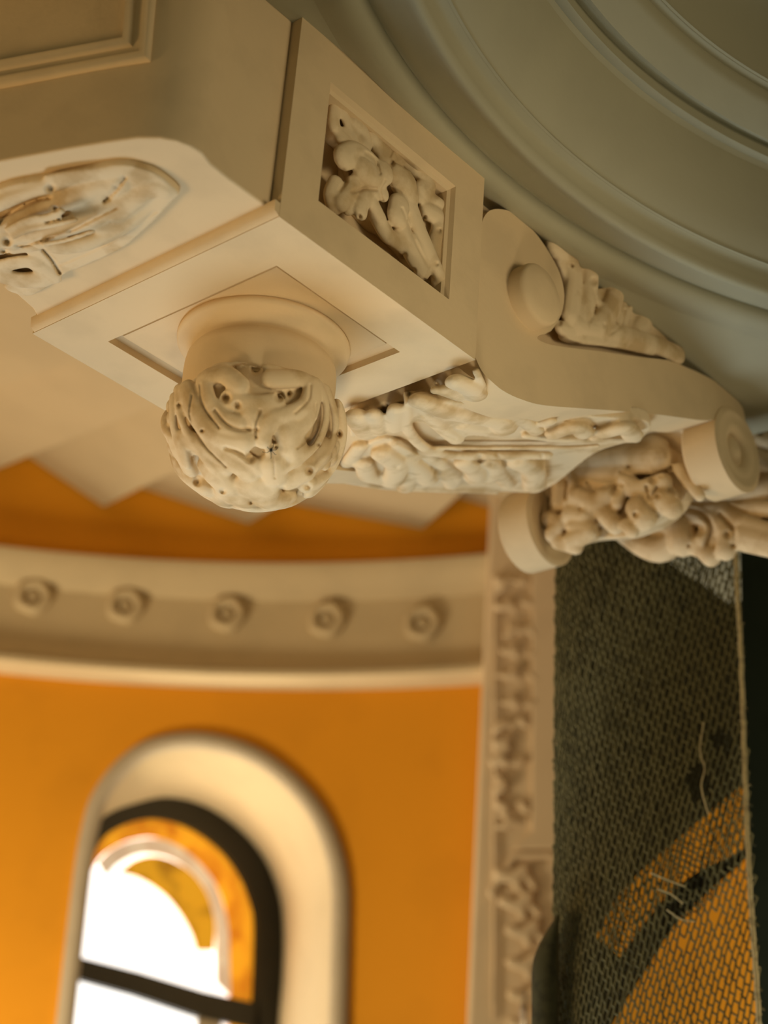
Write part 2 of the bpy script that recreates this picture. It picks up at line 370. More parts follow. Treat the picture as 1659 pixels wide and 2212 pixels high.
# carved panel in the front face
def m_front(px, py): return on_y(px, py, .028), np.array([0, -1., 0])
c = Carve(m_front, 2.765, 560, 150, flat=.55)
for pts, r, h in [
    ([(455, 215), (440, 300), (450, 350)], 36, 0), ([(480, 240), (520, 340), (560, 430), (610, 510)], 30, .004), ([(560, 340), (600, 390), (615, 450)], 42, .004),
    ([(665, 420), (700, 470), (765, 530)], 46, .004), ([(480, 410), (530, 450)], 38, 0), ([(500, 380), (540, 470)], 30, 0),
    ([(470, 545), (530, 520), (590, 550), (640, 600)], 62, .012), ([(570, 620), (640, 665), (690, 640)], 62, .015), ([(560, 680), (510, 770), (470, 810)], 42, .006), ([(620, 700), (540, 690)], 40, .004),
    ([(470, 690), (445, 750), (455, 800)], 52, -.004), ([(800, 500), (870, 540), (940, 610)], 46, .002), ([(730, 560), (800, 610)], 42, .002), ([(960, 630), (985, 700), (950, 740)], 52, .003), ([(1010, 720), (1000, 740)], 40, 0),
    ([(830, 700)], 82, .010), ([(800, 660), (860, 760)], 66, .008), ([(620, 760), (585, 820), (575, 865)], 42, .006), ([(640, 735), (700, 760)], 40, .010), ([(560, 780), (520, 830)], 38, .0),
    ([(800, 830), (790, 890)], 62, .008), ([(690, 870), (730, 950), (760, 990)], 48, .002), ([(650, 800), (700, 900)], 40, .004), ([(870, 820), (920, 960), (980, 1100), (1050, 1260)], 44, .010), ([(840, 920), (850, 1000), (900, 1090), (960, 1190)], 58, .002),
    ([(990, 850), (1060, 900), (1060, 980), (1030, 1100), (1060, 1280)], 50, .004), ([(1095, 720), (1112, 800)], 28, 0), ([(920, 770), (1020, 790), (1080, 830)], 32, .004), ([(790, 1010), (860, 1060)], 42, 0), ([(1080, 900), (1085, 1100)], 26, 0), ([(900, 1040), (1000, 1160)], 54, .002), ([(740, 640), (780, 600), (840, 620)], 40, .0)]:
    c.stroke(pts, r, h)
c.plate([(470, 250), (560, 330), (800, 510), (1100, 720), (1110, 850), (1095, 1320), (960, 1190), (900, 1080), (780, 960), (720, 930), (600, 800), (550, 740), (550, 560), (520, 440), (470, 380)], -.03, -.008)
for x, y, r, dp in [(793, 560, 24, .014), (988, 883, 17, .012), (915, 1205, 28, .016), (985, 1260, 18, .014), (1065, 740, 34, .014), (600, 880, 20, .01), (720, 790, 22, .008), (860, 1110, 30, .010), (1075, 960, 22, .008), (1060, 1160, 20, .006)]: c.pit(x, y, r, dp)
c.groove([(855, 830), (890, 920), (950, 1060), (1010, 1180)], 14, .004); c.groove([(560, 730), (630, 710), (700, 715)], 20, .008); c.groove([(640, 500), (690, 540), (720, 620)], 18, .008); c.groove([(480, 720), (520, 660), (500, 600)], 18, .006); c.groove([(750, 660), (720, 720), (740, 800)], 16, .006); c.groove([(800, 470), (780, 520)], 12, .005)
c.build('leaf_relief', CARVED, blk, voxel=.0022, smooth=5)

# leaf ball
BR = .1365; BCZ = -.150; BH = .85
def m_ball(px, py):
    sc_ = np.array([1, 1, 1 / BH]); D = ray(px, py); c0 = np.array([BC[0], BC[1], BCZ]); o = (CAM - c0) * sc_; D2 = D * sc_
    a = D2 @ D2; b = o @ D2; cc = o @ o - BR * BR; q = b * b - a * cc
    if q < 0: e = nrm(o - b / a * D2) * BR
    else: e = o + (-b - math.sqrt(q)) / a * D2
    return c0 + e / sc_, nrm(e * sc_)
ball = Carve(m_ball, 2.476, 230, 540, flat=.62); ball.fat = 1.3
for pts, r, h in [
    ([(560, 690), (640, 680), (715, 735)], 46, .004), ([(1050, 690), (960, 700), (880, 700)], 46, .005), ([(530, 700), (565, 820), (640, 900), (715, 925)], 36, .006), ([(1090, 710), (1050, 830), (960, 880), (890, 900), (845, 960), (835, 1010)], 38, .007),
    ([(445, 760), (500, 880), (580, 980), (660, 1010), (735, 1015)], 50, .004), ([(600, 940), (700, 985)], 50, .003), ([(440, 1000), (560, 1060), (680, 1120), (760, 1180)], 46, .004), ([(650, 1060), (740, 1100), (810, 1160)], 34, .004),
    ([(418, 760), (430, 900), (520, 1060), (640, 1210)], 20, .010), ([(470, 740), (475, 860), (560, 1000), (620, 1060)], 18, .010), ([(390, 800), (395, 950), (450, 1120)], 24, .008), ([(430, 1010), (455, 1120)], 30, .008),
    ([(1100, 700), (1150, 850), (1120, 1000), (1030, 1100), (900, 1180)], 20, .009), ([(1140, 730), (1190, 880), (1180, 1020), (1090, 1150), (980, 1230)], 22, .008), ([(1190, 760), (1240, 900), (1240, 1050), (1180, 1170), (1060, 1270)], 24, .006), ([(1110, 720), (1080, 880), (1010, 980), (960, 1060)], 34, .003),
    ([(1230, 790), (1285, 930), (1270, 1080), (1225, 1170), (1120, 1300)], 28, .002), ([(880, 1060), (890, 1200), (880, 1300)], 30, .004), ([(590, 1190), (650, 1250)], 62, .0), ([(760, 1250), (840, 1290)], 74, -.001), ([(980, 1220), (1060, 1180)], 60, .0), ([(880, 1140), (900, 1200)], 60, .0), ([(690, 1320)], 56, .0), ([(960, 1320), (860, 1350)], 50, .0), ([(1130, 1130), (1160, 1060)], 50, .0), ([(960, 960), (1010, 1080)], 60, -.001), ([(400, 1060), (450, 1160)], 46, .0),
    ([(770, 880), (800, 930)], 44, .001), ([(660, 800), (800, 830), (900, 820)], 46, -.002), ([(860, 640), (960, 640), (1040, 670)], 26, .003), ([(600, 640), (700, 610), (790, 600)], 24, .003)]:
    ball.stroke(pts, r, h)
for x, y in [(385, 740), (335, 830), (310, 930), (302, 1000), (312, 1070), (350, 1140), (395, 1190), (430, 1240), (485, 1280), (545, 1330), (620, 1365), (700, 1385), (770, 1395), (850, 1400), (930, 1385), (1010, 1365), (1085, 1330), (1130, 1280), (1190, 1230), (1235, 1160), (1265, 1090), (1285, 1010), (1290, 930), (1265, 850), (350, 900), (345, 1000), (370, 1080), (440, 1190), (520, 1260)]:
    ball.stroke([(x, y)], random.uniform(26, 40), -.002)
V0 = np.array(ball.V); c0 = np.array([BC[0], BC[1], BCZ]); n0 = len(V0)
Fb = list(ball.F)
Vr = V0 - c0; Vr = np.c_[-Vr[:, 0], -Vr[:, 1], Vr[:, 2]] + c0; ball.add(Vr, Fb)      # the same leaves on the far side
bmx = bmesh.new(); bmesh.ops.create_icosphere(bmx, subdivisions=4, radius=BR * .975); ball.add([np.array(v.co[:]) * (1, 1, BH) + c0 for v in bmx.verts], [[v.index for v in f.verts] for f in bmx.faces]); bmx.free()
for x, y, r, dp in [(640, 790, 38, .022), (700, 830, 28, .012), (925, 785, 36, .020), (975, 770, 22, .016), (800, 640, 34, .022), (1275, 985, 26, .02), (1085, 1180, 30, .016), (1080, 1270, 26, .014), (940, 1282, 22, .012), (622, 1292, 22, .016), (485, 1242, 30, .014), (512, 966, 14, .010), (770, 1110, 42, .014), (1135, 1042, 12, .010), (690, 1075, 18, .010), (905, 1055, 14, .012), (770, 1375, 16, .01), (390, 830, 20, .01), (800, 960, 22, .010), (470, 960, 14, .008)]: ball.pit(x, y, r, dp)
ball.groove([(580, 860), (640, 930), (700, 960), (770, 960)], 16, .007); ball.groove([(820, 860), (800, 920), (800, 1000)], 14, .006); ball.groove([(640, 1060), (700, 1080), (770, 1130)], 18, .008)
ball.groove([(455, 780), (450, 900), (520, 1040), (640, 1160)], 11, .005); ball.groove([(1120, 820), (1100, 980), (1020, 1060)], 12, .005); ball.groove([(880, 1040), (890, 1120), (900, 1220)], 9, .004); ball.groove([(1010, 870), (1080, 800), (1090, 720)], 14, .005); ball.groove([(500, 720), (520, 840), (600, 950)], 12, .005)
ball.V = [(x, y, min(z, BCZ + .040)) for x, y, z in ball.V]
bo = ball.build('leaf_ball', CARVED, blk, voxel=.0024, smooth=5); bo['label'] = 'carved acanthus leaf ball'
INS = mat('insect_shell', (.02, .018, .012), rough=.4, bump=0)
p_, n_ = m_ball(583, 966); p_ = p_ + n_ * .0115
ins = thing('insect', p_, 'tiny dark long-legged insect clinging to the front of the carved ball', 'insect')
mk('insect_body', [p_ + v * np.array([.0022, .0022, .0032]) for v in ICOV], ICOF, INS, ins, smooth=True)
INSLEGS = [(566, 972), (571, 955), (590, 950), (599, 962), (597, 978), (582, 990)]

# ================================================================== LEFT BRACKET (beam with rounded corner and leaf carving under it)
lb = thing('soffit_bracket', (-.2, .3, .381), 'rounded plaster beam left of the block with a recessed side panel and leaf carving underneath', 'bracket')
plan = [(0, .02), (-.09, .02), (-.125, .018), (-.150, .010), (-.170, .012), (-.190, .020), (-.208, .035), (-.227, .062), (-.246, .105), (-.268, .160), (-.307, .264), (-.335, .335), (-.44, .62), (-.50, .80), (-.26, .80), (-.19, .62), (-.125, .505), (-.095, .508), (-.07, .520), (-.03, .530), (.0, .548)]
mk('beam_body', *prism([(x, y, .022) for x, y in plan], (0, 0, .36)), PLASTER, lb, bevel=.004, autosm=30)
mk('edge_fillet', *prism([(-.0005, 0, .001), (-.010, 0, .006), (-.012, 0, .024), (-.0005, 0, .024)], (0, .555, 0)), PLASTER, lb, autosm=60)
wa2, wb2 = (-.227, .062), (-.335, .335)
wn2 = nrm((wa2[1] - wb2[1], wb2[0] - wa2[0], 0));
if wn2 @ (CAM - np.array([-.28, .2, 0])) < 0: wn2 = -wn2
def on_w(x, y): return on_vert(x, y, wa2, wb2)
rp = []
for off_, dn in ((0, -.004), (0, .004), (.006, .010), (.014, .011), (.020, .006), (.030, .005), (.036, .012), (.046, .012), (.050, .004), (.052, -.004)):
    ring = []
    for (x, y) in [(325, 134), (358, -220), (-300, -180), (-300, 246)]:
        ring.append(on_w(x, y))
    q = np.array(ring); cn = q.mean(0); u = nrm(q[0] - q[3]); u[2] = 0; u = nrm(u); up = np.array([0, 0, 1.])
    ring = [q[0] - u * off_ + up * off_, q[1] - u * off_ - up * off_, q[2] + u * off_ - up * off_, q[3] + u * off_ + up * off_]
    rp.append([p + wn2 * dn for p in ring])
mk('panel_moulding', *loft(rp), PLASTER, lb, autosm=50)
def m_soff(px, py): return on_z(px, py, .022), np.array([0, 0, -1.])
c = Carve(m_soff, 3.19, 0, 280, flat=.36); c.fat = 1.5
c.plate([(-140, 430), (0, 372), (120, 335), (380, 290), (560, 245), (760, 207), (900, 207), (1050, 250), (1150, 310), (1240, 400), (1200, 450), (1090, 570), (950, 700), (850, 780), (640, 880), (450, 960), (400, 1000), (330, 900), (220, 820), (100, 810), (0, 830), (-140, 830)], -.005, .012)
for pts, r, h in [
    ([(370, 310), (600, 270), (850, 260), (1000, 310)], 46, .008), ([(430, 440), (560, 470), (700, 420), (820, 330)], 56, .012), ([(450, 640), (650, 640), (850, 510), (1040, 370), (1130, 380)], 46, .010), ([(300, 790), (600, 790), (850, 690), (1080, 500)], 34, .008),
    ([(420, 850), (600, 850), (780, 770)], 26, .008), ([(40, 690), (160, 610), (300, 565), (370, 590)], 48, .016), ([(80, 730), (200, 670), (350, 660), (520, 630)], 30, .020), ([(0, 620), (150, 510), (320, 465)], 28, .010), ([(-40, 460), (150, 400), (320, 370)], 50, .008),
    ([(100, 770), (300, 740), (480, 690), (600, 640)], 26, .018), ([(0, 900), (120, 870), (220, 865), (300, 920), (370, 975)], 46, .012), ([(20, 960), (150, 990), (290, 985)], 60, .012), ([(100, 1060), (180, 1080), (260, 1040)], 50, .004), ([(-60, 880), (0, 900)], 50, .012), ([(-60, 700), (20, 690)], 60, .014),
    ([(900, 300), (1000, 420), (900, 560)], 40, .006)]:
    c.stroke(pts, r, h)
c.keep = True; c.fat = 1.0; c.flat = .6
for ln in ([(1150, 400, 20, .0), (1000, 560, 46, .008), (800, 700, 60, .022), (600, 780, 66, .034), (420, 810, 66, .040), (260, 770, 60, .040)],
           [(1080, 350, 40, .004), (850, 500, 80, .012), (600, 620, 84, .022), (380, 690, 80, .030), (160, 740, 76, .034), (-60, 780, 70, .034)],
           [(950, 280, 40, .002), (720, 380, 70, .008), (480, 480, 74, .014), (260, 570, 74, .020), (60, 660, 74, .026), (-80, 700, 70, .028)],
           [(760, 250, 40, .0), (520, 320, 60, .006), (300, 400, 60, .010), (100, 470, 60, .014), (-60, 540, 60, .018)],
           [(880, 640, 50, .016), (700, 690, 60, .024)], [(1000, 440, 60, .008), (800, 590, 70, .016)]):
    c.stroke(ln, 60)
c.stroke([(420, 560), (330, 600), (200, 620), (60, 690)], 34, .040); c.stroke([(520, 620), (360, 660), (200, 690), (90, 740)], 26, .048); c.stroke([(640, 700), (460, 760), (300, 790)], 24, .050)
for x, y, r, dp in [(350, 405, 44, .016), (800, 400, 30, .012), (740, 470, 34, .014), (380, 540, 30, .014), (50, 770, 42, .02), (25, 835, 36, .016), ]: c.pit(x, y, r, dp)
c.groove([(860, 330), (800, 410), (720, 490)], 22, .012); c.groove([(0, 640), (120, 540), (250, 480), (350, 470)], 20, .010); c.groove([(110, 800), (230, 780), (370, 735)], 12, .008); c.groove([(480, 700), (640, 620), (800, 540)], 18, .006); c.groove([(320, 640), (500, 600)], 14, .006); c.groove([(410, 930), (640, 830), (850, 720), (1080, 560)], 14, .004)
c.groove([(300, 830), (360, 900), (410, 985)], 20, .014)
lo = c.build('leaf_carving', CARVED, lb, voxel=.003, smooth=7)

# ================================================================== RIGHT CONSOLE
co_ = thing('scroll_console', (.95, .29, .381), 'long plaster scroll console right of the block with spiral volutes and acanthus leaves', 'console')
YN = .02
low = [(1022, 760), (1040, 800), (1062, 824), (1090, 846), (1130, 864), (1180, 876), (1300, 885), (1400, 893), (1470, 902), (1520, 908), (1560, 905)]
lowp = [on_y(x, y, YN) for x, y in low]
XZ = [(p[0], p[2]) for p in spline([(q[0], 0, q[2]) for q in lowp], 4)]
XZ[0] = (.474, XZ[0][1])
VX, VZ, VR = 1.374, .256, .093
prof = [(x, z) for x, z in XZ] + [(VX + .02, VZ), (VX + .05, .380), (.474, .380)]
# recessed core carries the carving; two side bands stand proud of it
core = [(x, z + .02) for x, z in XZ] + [(VX, VZ + .02), (VX + .03, .380), (.474, .380)]
mk('console_core', *prism([(x, .055, z) for x, z in core], (0, .45, 0)), PLASTER, co_, autosm=30)
bandtop = [(1612, 935), (1604, 880), (1570, 842), (1530, 815), (1480, 792), (1440, 778), (1380, 771), (1290, 758), (1230, 751), (1180, 742), (1160, 728), (1190, 715), (1212, 680), (1219, 640), (1211, 595), (1186, 545), (1150, 495), (1112, 462), (1085, 452), (1060, 454), (1045, 470), (1040, 490)]
bt = [on_y(x, y, YN) for x, y in spline(bandtop, 3)]
band = [(x, YN, z) for x, z in XZ[:-1]] + [(VX - .03, YN, VZ + .03)] + [(p[0], YN, min(p[2], .380)) for p in bt] + [(.474, YN, .36)]
# fill with a triangulated prism
def triprism(poly, vec):
    P2 = [Vector((p[0], p[2])) for p in poly]; n = len(P2)
    vo, eo, fo, *_ = delaunay_2d_cdt(P2, [], [list(range(n))], 1, 1e-5)
    V = [np.array((v[0], poly[0][1], v[1])) for v in vo]; m_ = len(V); V2 = V + [v + np.array(vec) for v in V]
    cnt = {}
    for f in fo:
        for i in range(len(f)):
            e = (f[i], f[(i + 1) % len(f)]); cnt[tuple(sorted(e))] = cnt.get(tuple(sorted(e)), 0) + 1
    Fc = [list(f) for f in fo] + [[i + m_ for i in f] for f in fo] + [[a, b, b + m_, a + m_] for (a, b), k_ in cnt.items() if k_ == 1]
    return V2, Fc
mk('side_band', *triprism(band, (0, .09, 0)), PLASTER, co_, autosm=35)
mk('side_band', *triprism([(x, .47, z) for x, y, z in band], (0, .09, 0)), PLASTER, co_, autosm=35)
# upper volute boss: a drum standing out of the band
ud = on_y(1171, 634, -.012)
mk('volute_boss', *lathe([(.0, -.004), (.03, -.003), (.052, .0), (.0565, .004), (.0585, .010), (.0585, .05)], (ud[0], -.014, ud[2]), 'y', 56), PLASTER, co_, autosm=45)
# lower volutes
vprof = [(.0, .004), (.012, .005), (.024, .010), (.030, .016), (.034, .016), (.038, .008), (.046, .003), (.060, .002), (.072, .004), (.078, .0), (.085, .001), (VR, .005), (VR, .080), (.084, .088), (.03, .09)]
def scroll(c_, y0, r_=1.0):
    vp = [(r * r_, h) for r, h in vprof]
    return lathe(vp, (c_[0], y0, c_[1]), 'y', 72)
mk('volute', *scroll((VX, VZ), .012), PLASTER, co_, autosm=45)
fv = on_y(1170, 1140, .50)
mk('volute', *scroll((fv[0], fv[2] + .0), .47), PLASTER, co_, autosm=45)
# leaf growing beside the upper volute, against the ceiling
def m_side(px, py): return on_y(px, py, .030), np.array([0, -1., 0])
c = Carve(m_side, 2.517, 1000, 400, flat=.6)
c.plate([(470, 360), (560, 400), (680, 430), (690, 560), (820, 560), (890, 660), (980, 700), (1060, 840), (1160, 940), (1000, 920), (800, 880), (620, 860), (540, 820), (560, 700), (560, 560)], -.01, .008)
for pts, r, h in [
    ([(470, 345), (540, 390), (580, 500), (570, 640), (560, 720)], 50, .008), ([(540, 350), (575, 385)], 38, .006), ([(640, 410), (665, 500), (650, 640), (620, 740)], 46, .010), ([(600, 400), (630, 420)], 36, .008),
    ([(775, 540), (795, 600), (760, 700), (700, 780)], 50, .010), ([(840, 580), (870, 660), (830, 760)], 40, .006), ([(940, 680), (975, 720), (930, 800)], 44, .008), ([(590, 770), (740, 800), (900, 840), (1050, 890), (1140, 930)], 42, .008), ([(620, 840), (800, 860), (1000, 900)], 26, .006), ([(1000, 770), (1070, 860)], 34, .004), ([(700, 640), (740, 700)], 30, .006), ([(520, 780), (600, 800)], 34, .004)]:
    c.stroke(pts, r, h)
for x, y, r, dp in [(593, 438, 13, .012), (715, 520, 30, .016), (712, 690, 20, .014), (525, 745, 26, .012), (900, 650, 18, .012), (770, 760, 18, .006), (860, 760, 18, .006)]: c.pit(x, y, r, dp)
c.groove([(720, 570), (715, 660), (690, 740)], 14, .007); c.groove([(880, 680), (860, 760), (800, 810)], 14, .006)
c.build('side_leaf', CARVED, co_, voxel=.0028, smooth=5)
# acanthus under the console
UN = nrm([.3, 0, -1.])
def m_und(px, py): return on_pl(px, py, (.55, 0, .006), UN), UN
c = Carve(m_und, 2.304, 680, 740, flat=.6); c.fat = 1.15
c.plate([(60, 690), (170, 560), (200, 380), (440, 300), (660, 215), (820, 200), (870, 260), (1100, 340), (1400, 380), (1650, 400), (1640, 480), (1400, 560), (1150, 740), (900, 752), (420, 735), (200, 715)], -.03, -.004)
c.plate([(440, 270), (640, 255), (900, 300), (985, 360), (975, 420), (900, 440), (760, 430), (720, 475), (640, 440), (560, 370), (480, 350)], -.01, .014)
c.plate([(170, 560), (300, 470), (420, 470), (560, 560), (620, 640), (570, 700), (480, 710), (380, 670), (250, 650)], -.01, .008)
c.plate([(640, 570), (780, 530), (960, 540), (1130, 560), (1120, 700), (1000, 730), (900, 690), (760, 700), (680, 690)], -.01, .004)
for pts, r, h in [
    ([(200, 350), (260, 430)], 56, .004), ([(290, 330), (320, 410)], 42, .006), ([(400, 300), (390, 390)], 44, .008), ([(450, 290), (460, 400), (560, 500), (720, 530), (900, 530), (1150, 530)], 30, .010),
    ([(520, 250), (640, 300), (760, 325), (900, 350), (940, 390)], 58, .012), ([(560, 330), (640, 400), (700, 450)], 40, .010), ([(740, 380), (870, 405), (950, 400)], 42, .010), ([(600, 210)], 30, .006), ([(700, 165), (780, 200), (800, 230)], 54, .008), ([(640, 210), (720, 240)], 40, .006), ([(800, 120), (835, 200)], 20, .006), ([(890, 270)], 34, .004),
    ([(330, 500), (400, 560), (380, 640)], 56, .016), ([(240, 560), (260, 620), (330, 640)], 46, .012), ([(160, 580), (220, 500)], 38, .004), ([(440, 540), (520, 600), (560, 650)], 48, .010), ([(470, 620), (450, 690)], 42, .010), ([(400, 470), (500, 540)], 30, .008),
    ([(540, 520), (620, 580), (700, 640), (680, 690)], 38, .006), ([(740, 560), (790, 600), (800, 640)], 50, .012), ([(860, 560), (900, 600), (860, 650)], 42, .010), ([(640, 620), (680, 680)], 38, .008), ([(900, 620), (960, 690)], 38, .006), ([(1010, 560), (1080, 600), (1090, 680)], 56, .012), ([(960, 540), (1030, 580)], 34, .006),
    ([(1000, 340), (1100, 420)], 38, .004), ([(1140, 380), (1170, 370)], 32, .004), ([(1190, 430), (1290, 400), (1340, 430)], 46, .006), ([(1440, 420), (1540, 400), (1580, 440)], 48, .006), ([(1400, 450)], 36, .004), ([(90, 680), (200, 700), (420, 728), (900, 745)], 16, -.004), ([(600, 500), (1200, 500), (1400, 490)], 16, .008), ([(1050, 450), (1250, 470), (1600, 470)], 24, .004)]:
    c.stroke(pts, r, h)
for x, y, r, dp in [(405, 610, 26, .016), (820, 578, 34, .016), (880, 605, 16, .010), (585, 620, 18, .010), (430, 500, 22, .008), (350, 320, 26, .014), (610, 205, 18, .01), (470, 255, 22, .014), (1000, 350, 30, .012), (1250, 375, 22, .012), (930, 290, 18, .010), (850, 240, 22, .01)]: c.pit(x, y, r, dp)
c.groove([(420, 500), (500, 540), (590, 600), (620, 650)], 14, .006); c.groove([(900, 550), (940, 600), (930, 650)], 16, .006); c.groove([(520, 350), (620, 440), (700, 480)], 14, .006); c.groove([(1130, 560), (1140, 640), (1110, 700)], 14, .006)
c.build('underside_leaf', CARVED, co_, voxel=.003, smooth=5)
# big leaf curling between the two lower volutes
XN = nrm([-1, -.1, -.35])
def m_end(px, py): return on_x(px, py, 1.34), XN
c = Carve(m_end, 2.517, 1000, 400, flat=.7); c.fat = 1.12
c.plate([(420, 1500), (600, 1440), (900, 1380), (1100, 1400), (1180, 1500), (1200, 1640), (1100, 1800), (900, 1900), (700, 1920), (560, 1940), (460, 1900), (400, 1760)], -.07, -.022)
c.plate([(440, 1480), (700, 1405), (1000, 1375), (1130, 1430), (1140, 1520), (1060, 1560), (940, 1550), (880, 1590), (840, 1640), (700, 1640), (640, 1700), (600, 1780), (540, 1760), (430, 1640), (400, 1560)], -.03, .016)
c.plate([(400, 1700), (560, 1770), (760, 1720), (880, 1660), (1100, 1620), (1150, 1680), (1100, 1780), (960, 1870), (740, 1850), (700, 1930), (560, 1950), (440, 1880)], -.03, -.002)
for pts, r, h in [
    ([(480, 1480), (560, 1440), (700, 1425), (860, 1410), (1000, 1395), (1080, 1430)], 52, .008), ([(620, 1500), (800, 1500), (960, 1485), (1075, 1490)], 58, .014), ([(640, 1570), (760, 1570), (880, 1575)], 46, .008), ([(940, 1530), (1050, 1530)], 40, .008),
    ([(430, 1500), (510, 1560), (535, 1640), (520, 1740)], 42, .006), ([(480, 1460), (580, 1540), (620, 1640), (590, 1740)], 24, .018), ([(390, 1560), (420, 1680), (430, 1780)], 46, .0), ([(640, 1710), (740, 1740), (800, 1700)], 62, .012), ([(600, 1800), (680, 1810)], 52, .010), ([(480, 1820), (540, 1850), (500, 1900)], 44, .012), ([(620, 1870), (700, 1890), (600, 1940)], 48, .008), ([(700, 1640), (820, 1650)], 36, .006),
    ([(900, 1610), (960, 1660), (1040, 1640), (1100, 1620)], 50, .008), ([(880, 1660), (860, 1740)], 32, .014), ([(960, 1760), (1000, 1820)], 62, .010), ([(900, 1850), (940, 1890)], 34, .014), ([(780, 1790), (840, 1850)], 50, .006), ([(1170, 1540), (1230, 1620), (1290, 1690)], 30, .0), ([(1060, 1700), (1150, 1760)], 56, .004), ([(520, 1940), (620, 1970)], 40, .0)]:
    c.stroke(pts, r, h)
for x, y, r, dp in [(903, 1530, 16, .014), (830, 1655, 40, .020), (1035, 1600, 36, .018), (412, 1850, 28, .012), (940, 1790, 22, .014), (700, 1640, 26, .012), (560, 1880, 22, .012), (1110, 1560, 26, .014), (640, 1760, 18, .01), (740, 1860, 26, .012), (1060, 1690, 20, .01)]: c.pit(x, y, r, dp)
c.groove([(540, 1480), (570, 1580), (560, 1700)], 18, .010); c.groove([(680, 1620), (760, 1640), (860, 1630)], 20, .012); c.groove([(440, 1540), (470, 1640), (480, 1760)], 14, .008); c.groove([(1000, 1640), (1020, 1700), (1060, 1640)], 16, .012); c.groove([(860, 1560), (960, 1590), (1080, 1580)], 16, .008)
c.build('end_leaf', CARVED, co_, voxel=.0032, smooth=5)

# ================================================================== LINTEL ORNAMENT beyond the console
lt = thing('leaf_lintel', (1.75, .2, .34), 'carved plaster leaf moulding behind the console scrolls, over the netted opening', 'lintel')
def m_lin(px, py): return on_x(px, py, 1.56), nrm([-.9, -.45, -.35])
c = Carve(m_lin, 2.517, 1000, 400, flat=.75)
c.plate([(720, 1830), (900, 1700), (1150, 1640), (1400, 1500), (1600, 1330), (1900, 1300), (2000, 1600), (2000, 2010), (1660, 1998), (1500, 1960), (1380, 1980), (1280, 1940), (1160, 1960), (1040, 1990), (900, 1890)], -.08, -.012)
for pts, r, h in [
    ([(880, 1880), (990, 1960), (1080, 1985), (1160, 1940)], 54, .004), ([(1090, 1800), (1180, 1870), (1200, 1950)], 60, .014), ([(990, 1840), (1100, 1850)], 50, .006), ([(1260, 1780), (1340, 1850), (1330, 1940)], 46, .010), ([(1380, 1820), (1440, 1900), (1430, 1990)], 44, .010), ([(1290, 1960), (1350, 2025)], 42, .006),
    ([(1230, 1740), (1400, 1770), (1520, 1840), (1680, 1890), (1900, 1950)], 40, .010), ([(1540, 1920), (1680, 1950), (1900, 1990)], 60, .0), ([(1150, 1690), (1300, 1700), (1500, 1690), (1680, 1640), (1900, 1600)], 52, .004), ([(1400, 1750), (1600, 1760), (1900, 1780)], 36, .008), ([(1600, 1370), (1680, 1400), (1900, 1420)], 46, .004), ([(1600, 1500), (1700, 1550), (1900, 1580)], 50, .0), ([(800, 1840), (880, 1860)], 30, .0), ([(1240, 1900), (1270, 1980)], 34, .006)]:
    c.stroke(pts, r, h)
for x, y, r, dp in [(1280, 1870, 46, .03), (1440, 1900, 26, .014), (1470, 1960, 20, .012), (1230, 1960, 14, .01), (1620, 1350, 20, .014), (1010, 1900, 20, .01)]: c.pit(x, y, r, dp)
c.groove([(1220, 1760), (1300, 1790), (1350, 1860), (1330, 1950)], 22, .014); c.groove([(1400, 1790), (1470, 1870), (1480, 1960)], 18, .010); c.groove([(1450, 1740), (1550, 1780), (1680, 1830)], 12, .006); c.groove([(1100, 1720), (1250, 1730), (1400, 1720), (1680, 1700)], 14, .006)
c.build('leaf_band', CARVED, lt, voxel=.004, smooth=5)

# ================================================================== APSE CORNICE with rosettes
cz0 = 1.13; cz1 = 1.70
cor = thing('apse_cornice', tuple(cyl(.6, cz0)), 'curved cream cornice band running round the orange apse wall', 'cornice')
def arc(profile, t0, t1, n=80):
    rings = []
    for i in range(n + 1):
        t = t0 + (t1 - t0) * i / n; rings.append([cyl(t, z, AR - d_) for d_, z in profile])
    return loft(rings, True, True)
mk('cornice_band', *arc([(-.01, 1.13), (.10, 1.13), (.13, 1.15), (.13, 1.175), (.105, 1.185), (.11, 1.20), (.09, 1.215), (.075, 1.225), (.07, 1.24), (.05, 1.26), (.04, 1.30), (.04, 1.54), (.06, 1.56), (.08, 1.57), (.11, 1.62), (.13, 1.66), (.13, 1.69), (-.01, 1.70)], .30, 1.05), FARPL, cor, autosm=35)
for (x, y) in [(72, 1292), (272, 1312), (492, 1330), (708, 1342), (915, 1350), (-140, 1270)]:
    p = on_cyl(x, y, AR - .04); t, z = tz(p); q = cyl(t, z, AR - .045)
    er = nrm((AC[0] - q[0], AC[1] - q[1], 0)); et = np.array([-er[1], er[0], 0]); ez = np.array([0, 0, 1.])
    V = []; rings = []
    for i in range(40):
        a = 2 * math.pi * i / 40; R_ = .062 * (1 + .05 * math.cos(5 * a)); ring = []
        for j in range(10):
            b = 2 * math.pi * j / 10; rr = R_ + .026 * math.cos(b); ring.append(q + et * rr * math.cos(a) + ez * rr * math.sin(a) + er * (.034 * math.sin(b) + .01))
        rings.append(ring)
    rings.append(rings[0])
    m1 = loft(rings, True)
    V = ICOV * .034; V = [q + et * v[0] + ez * v[1] + er * v[2] for v in V]
    mk('rosette', *join(m1, (V, ICOF)), FARPL, cor, smooth=True)

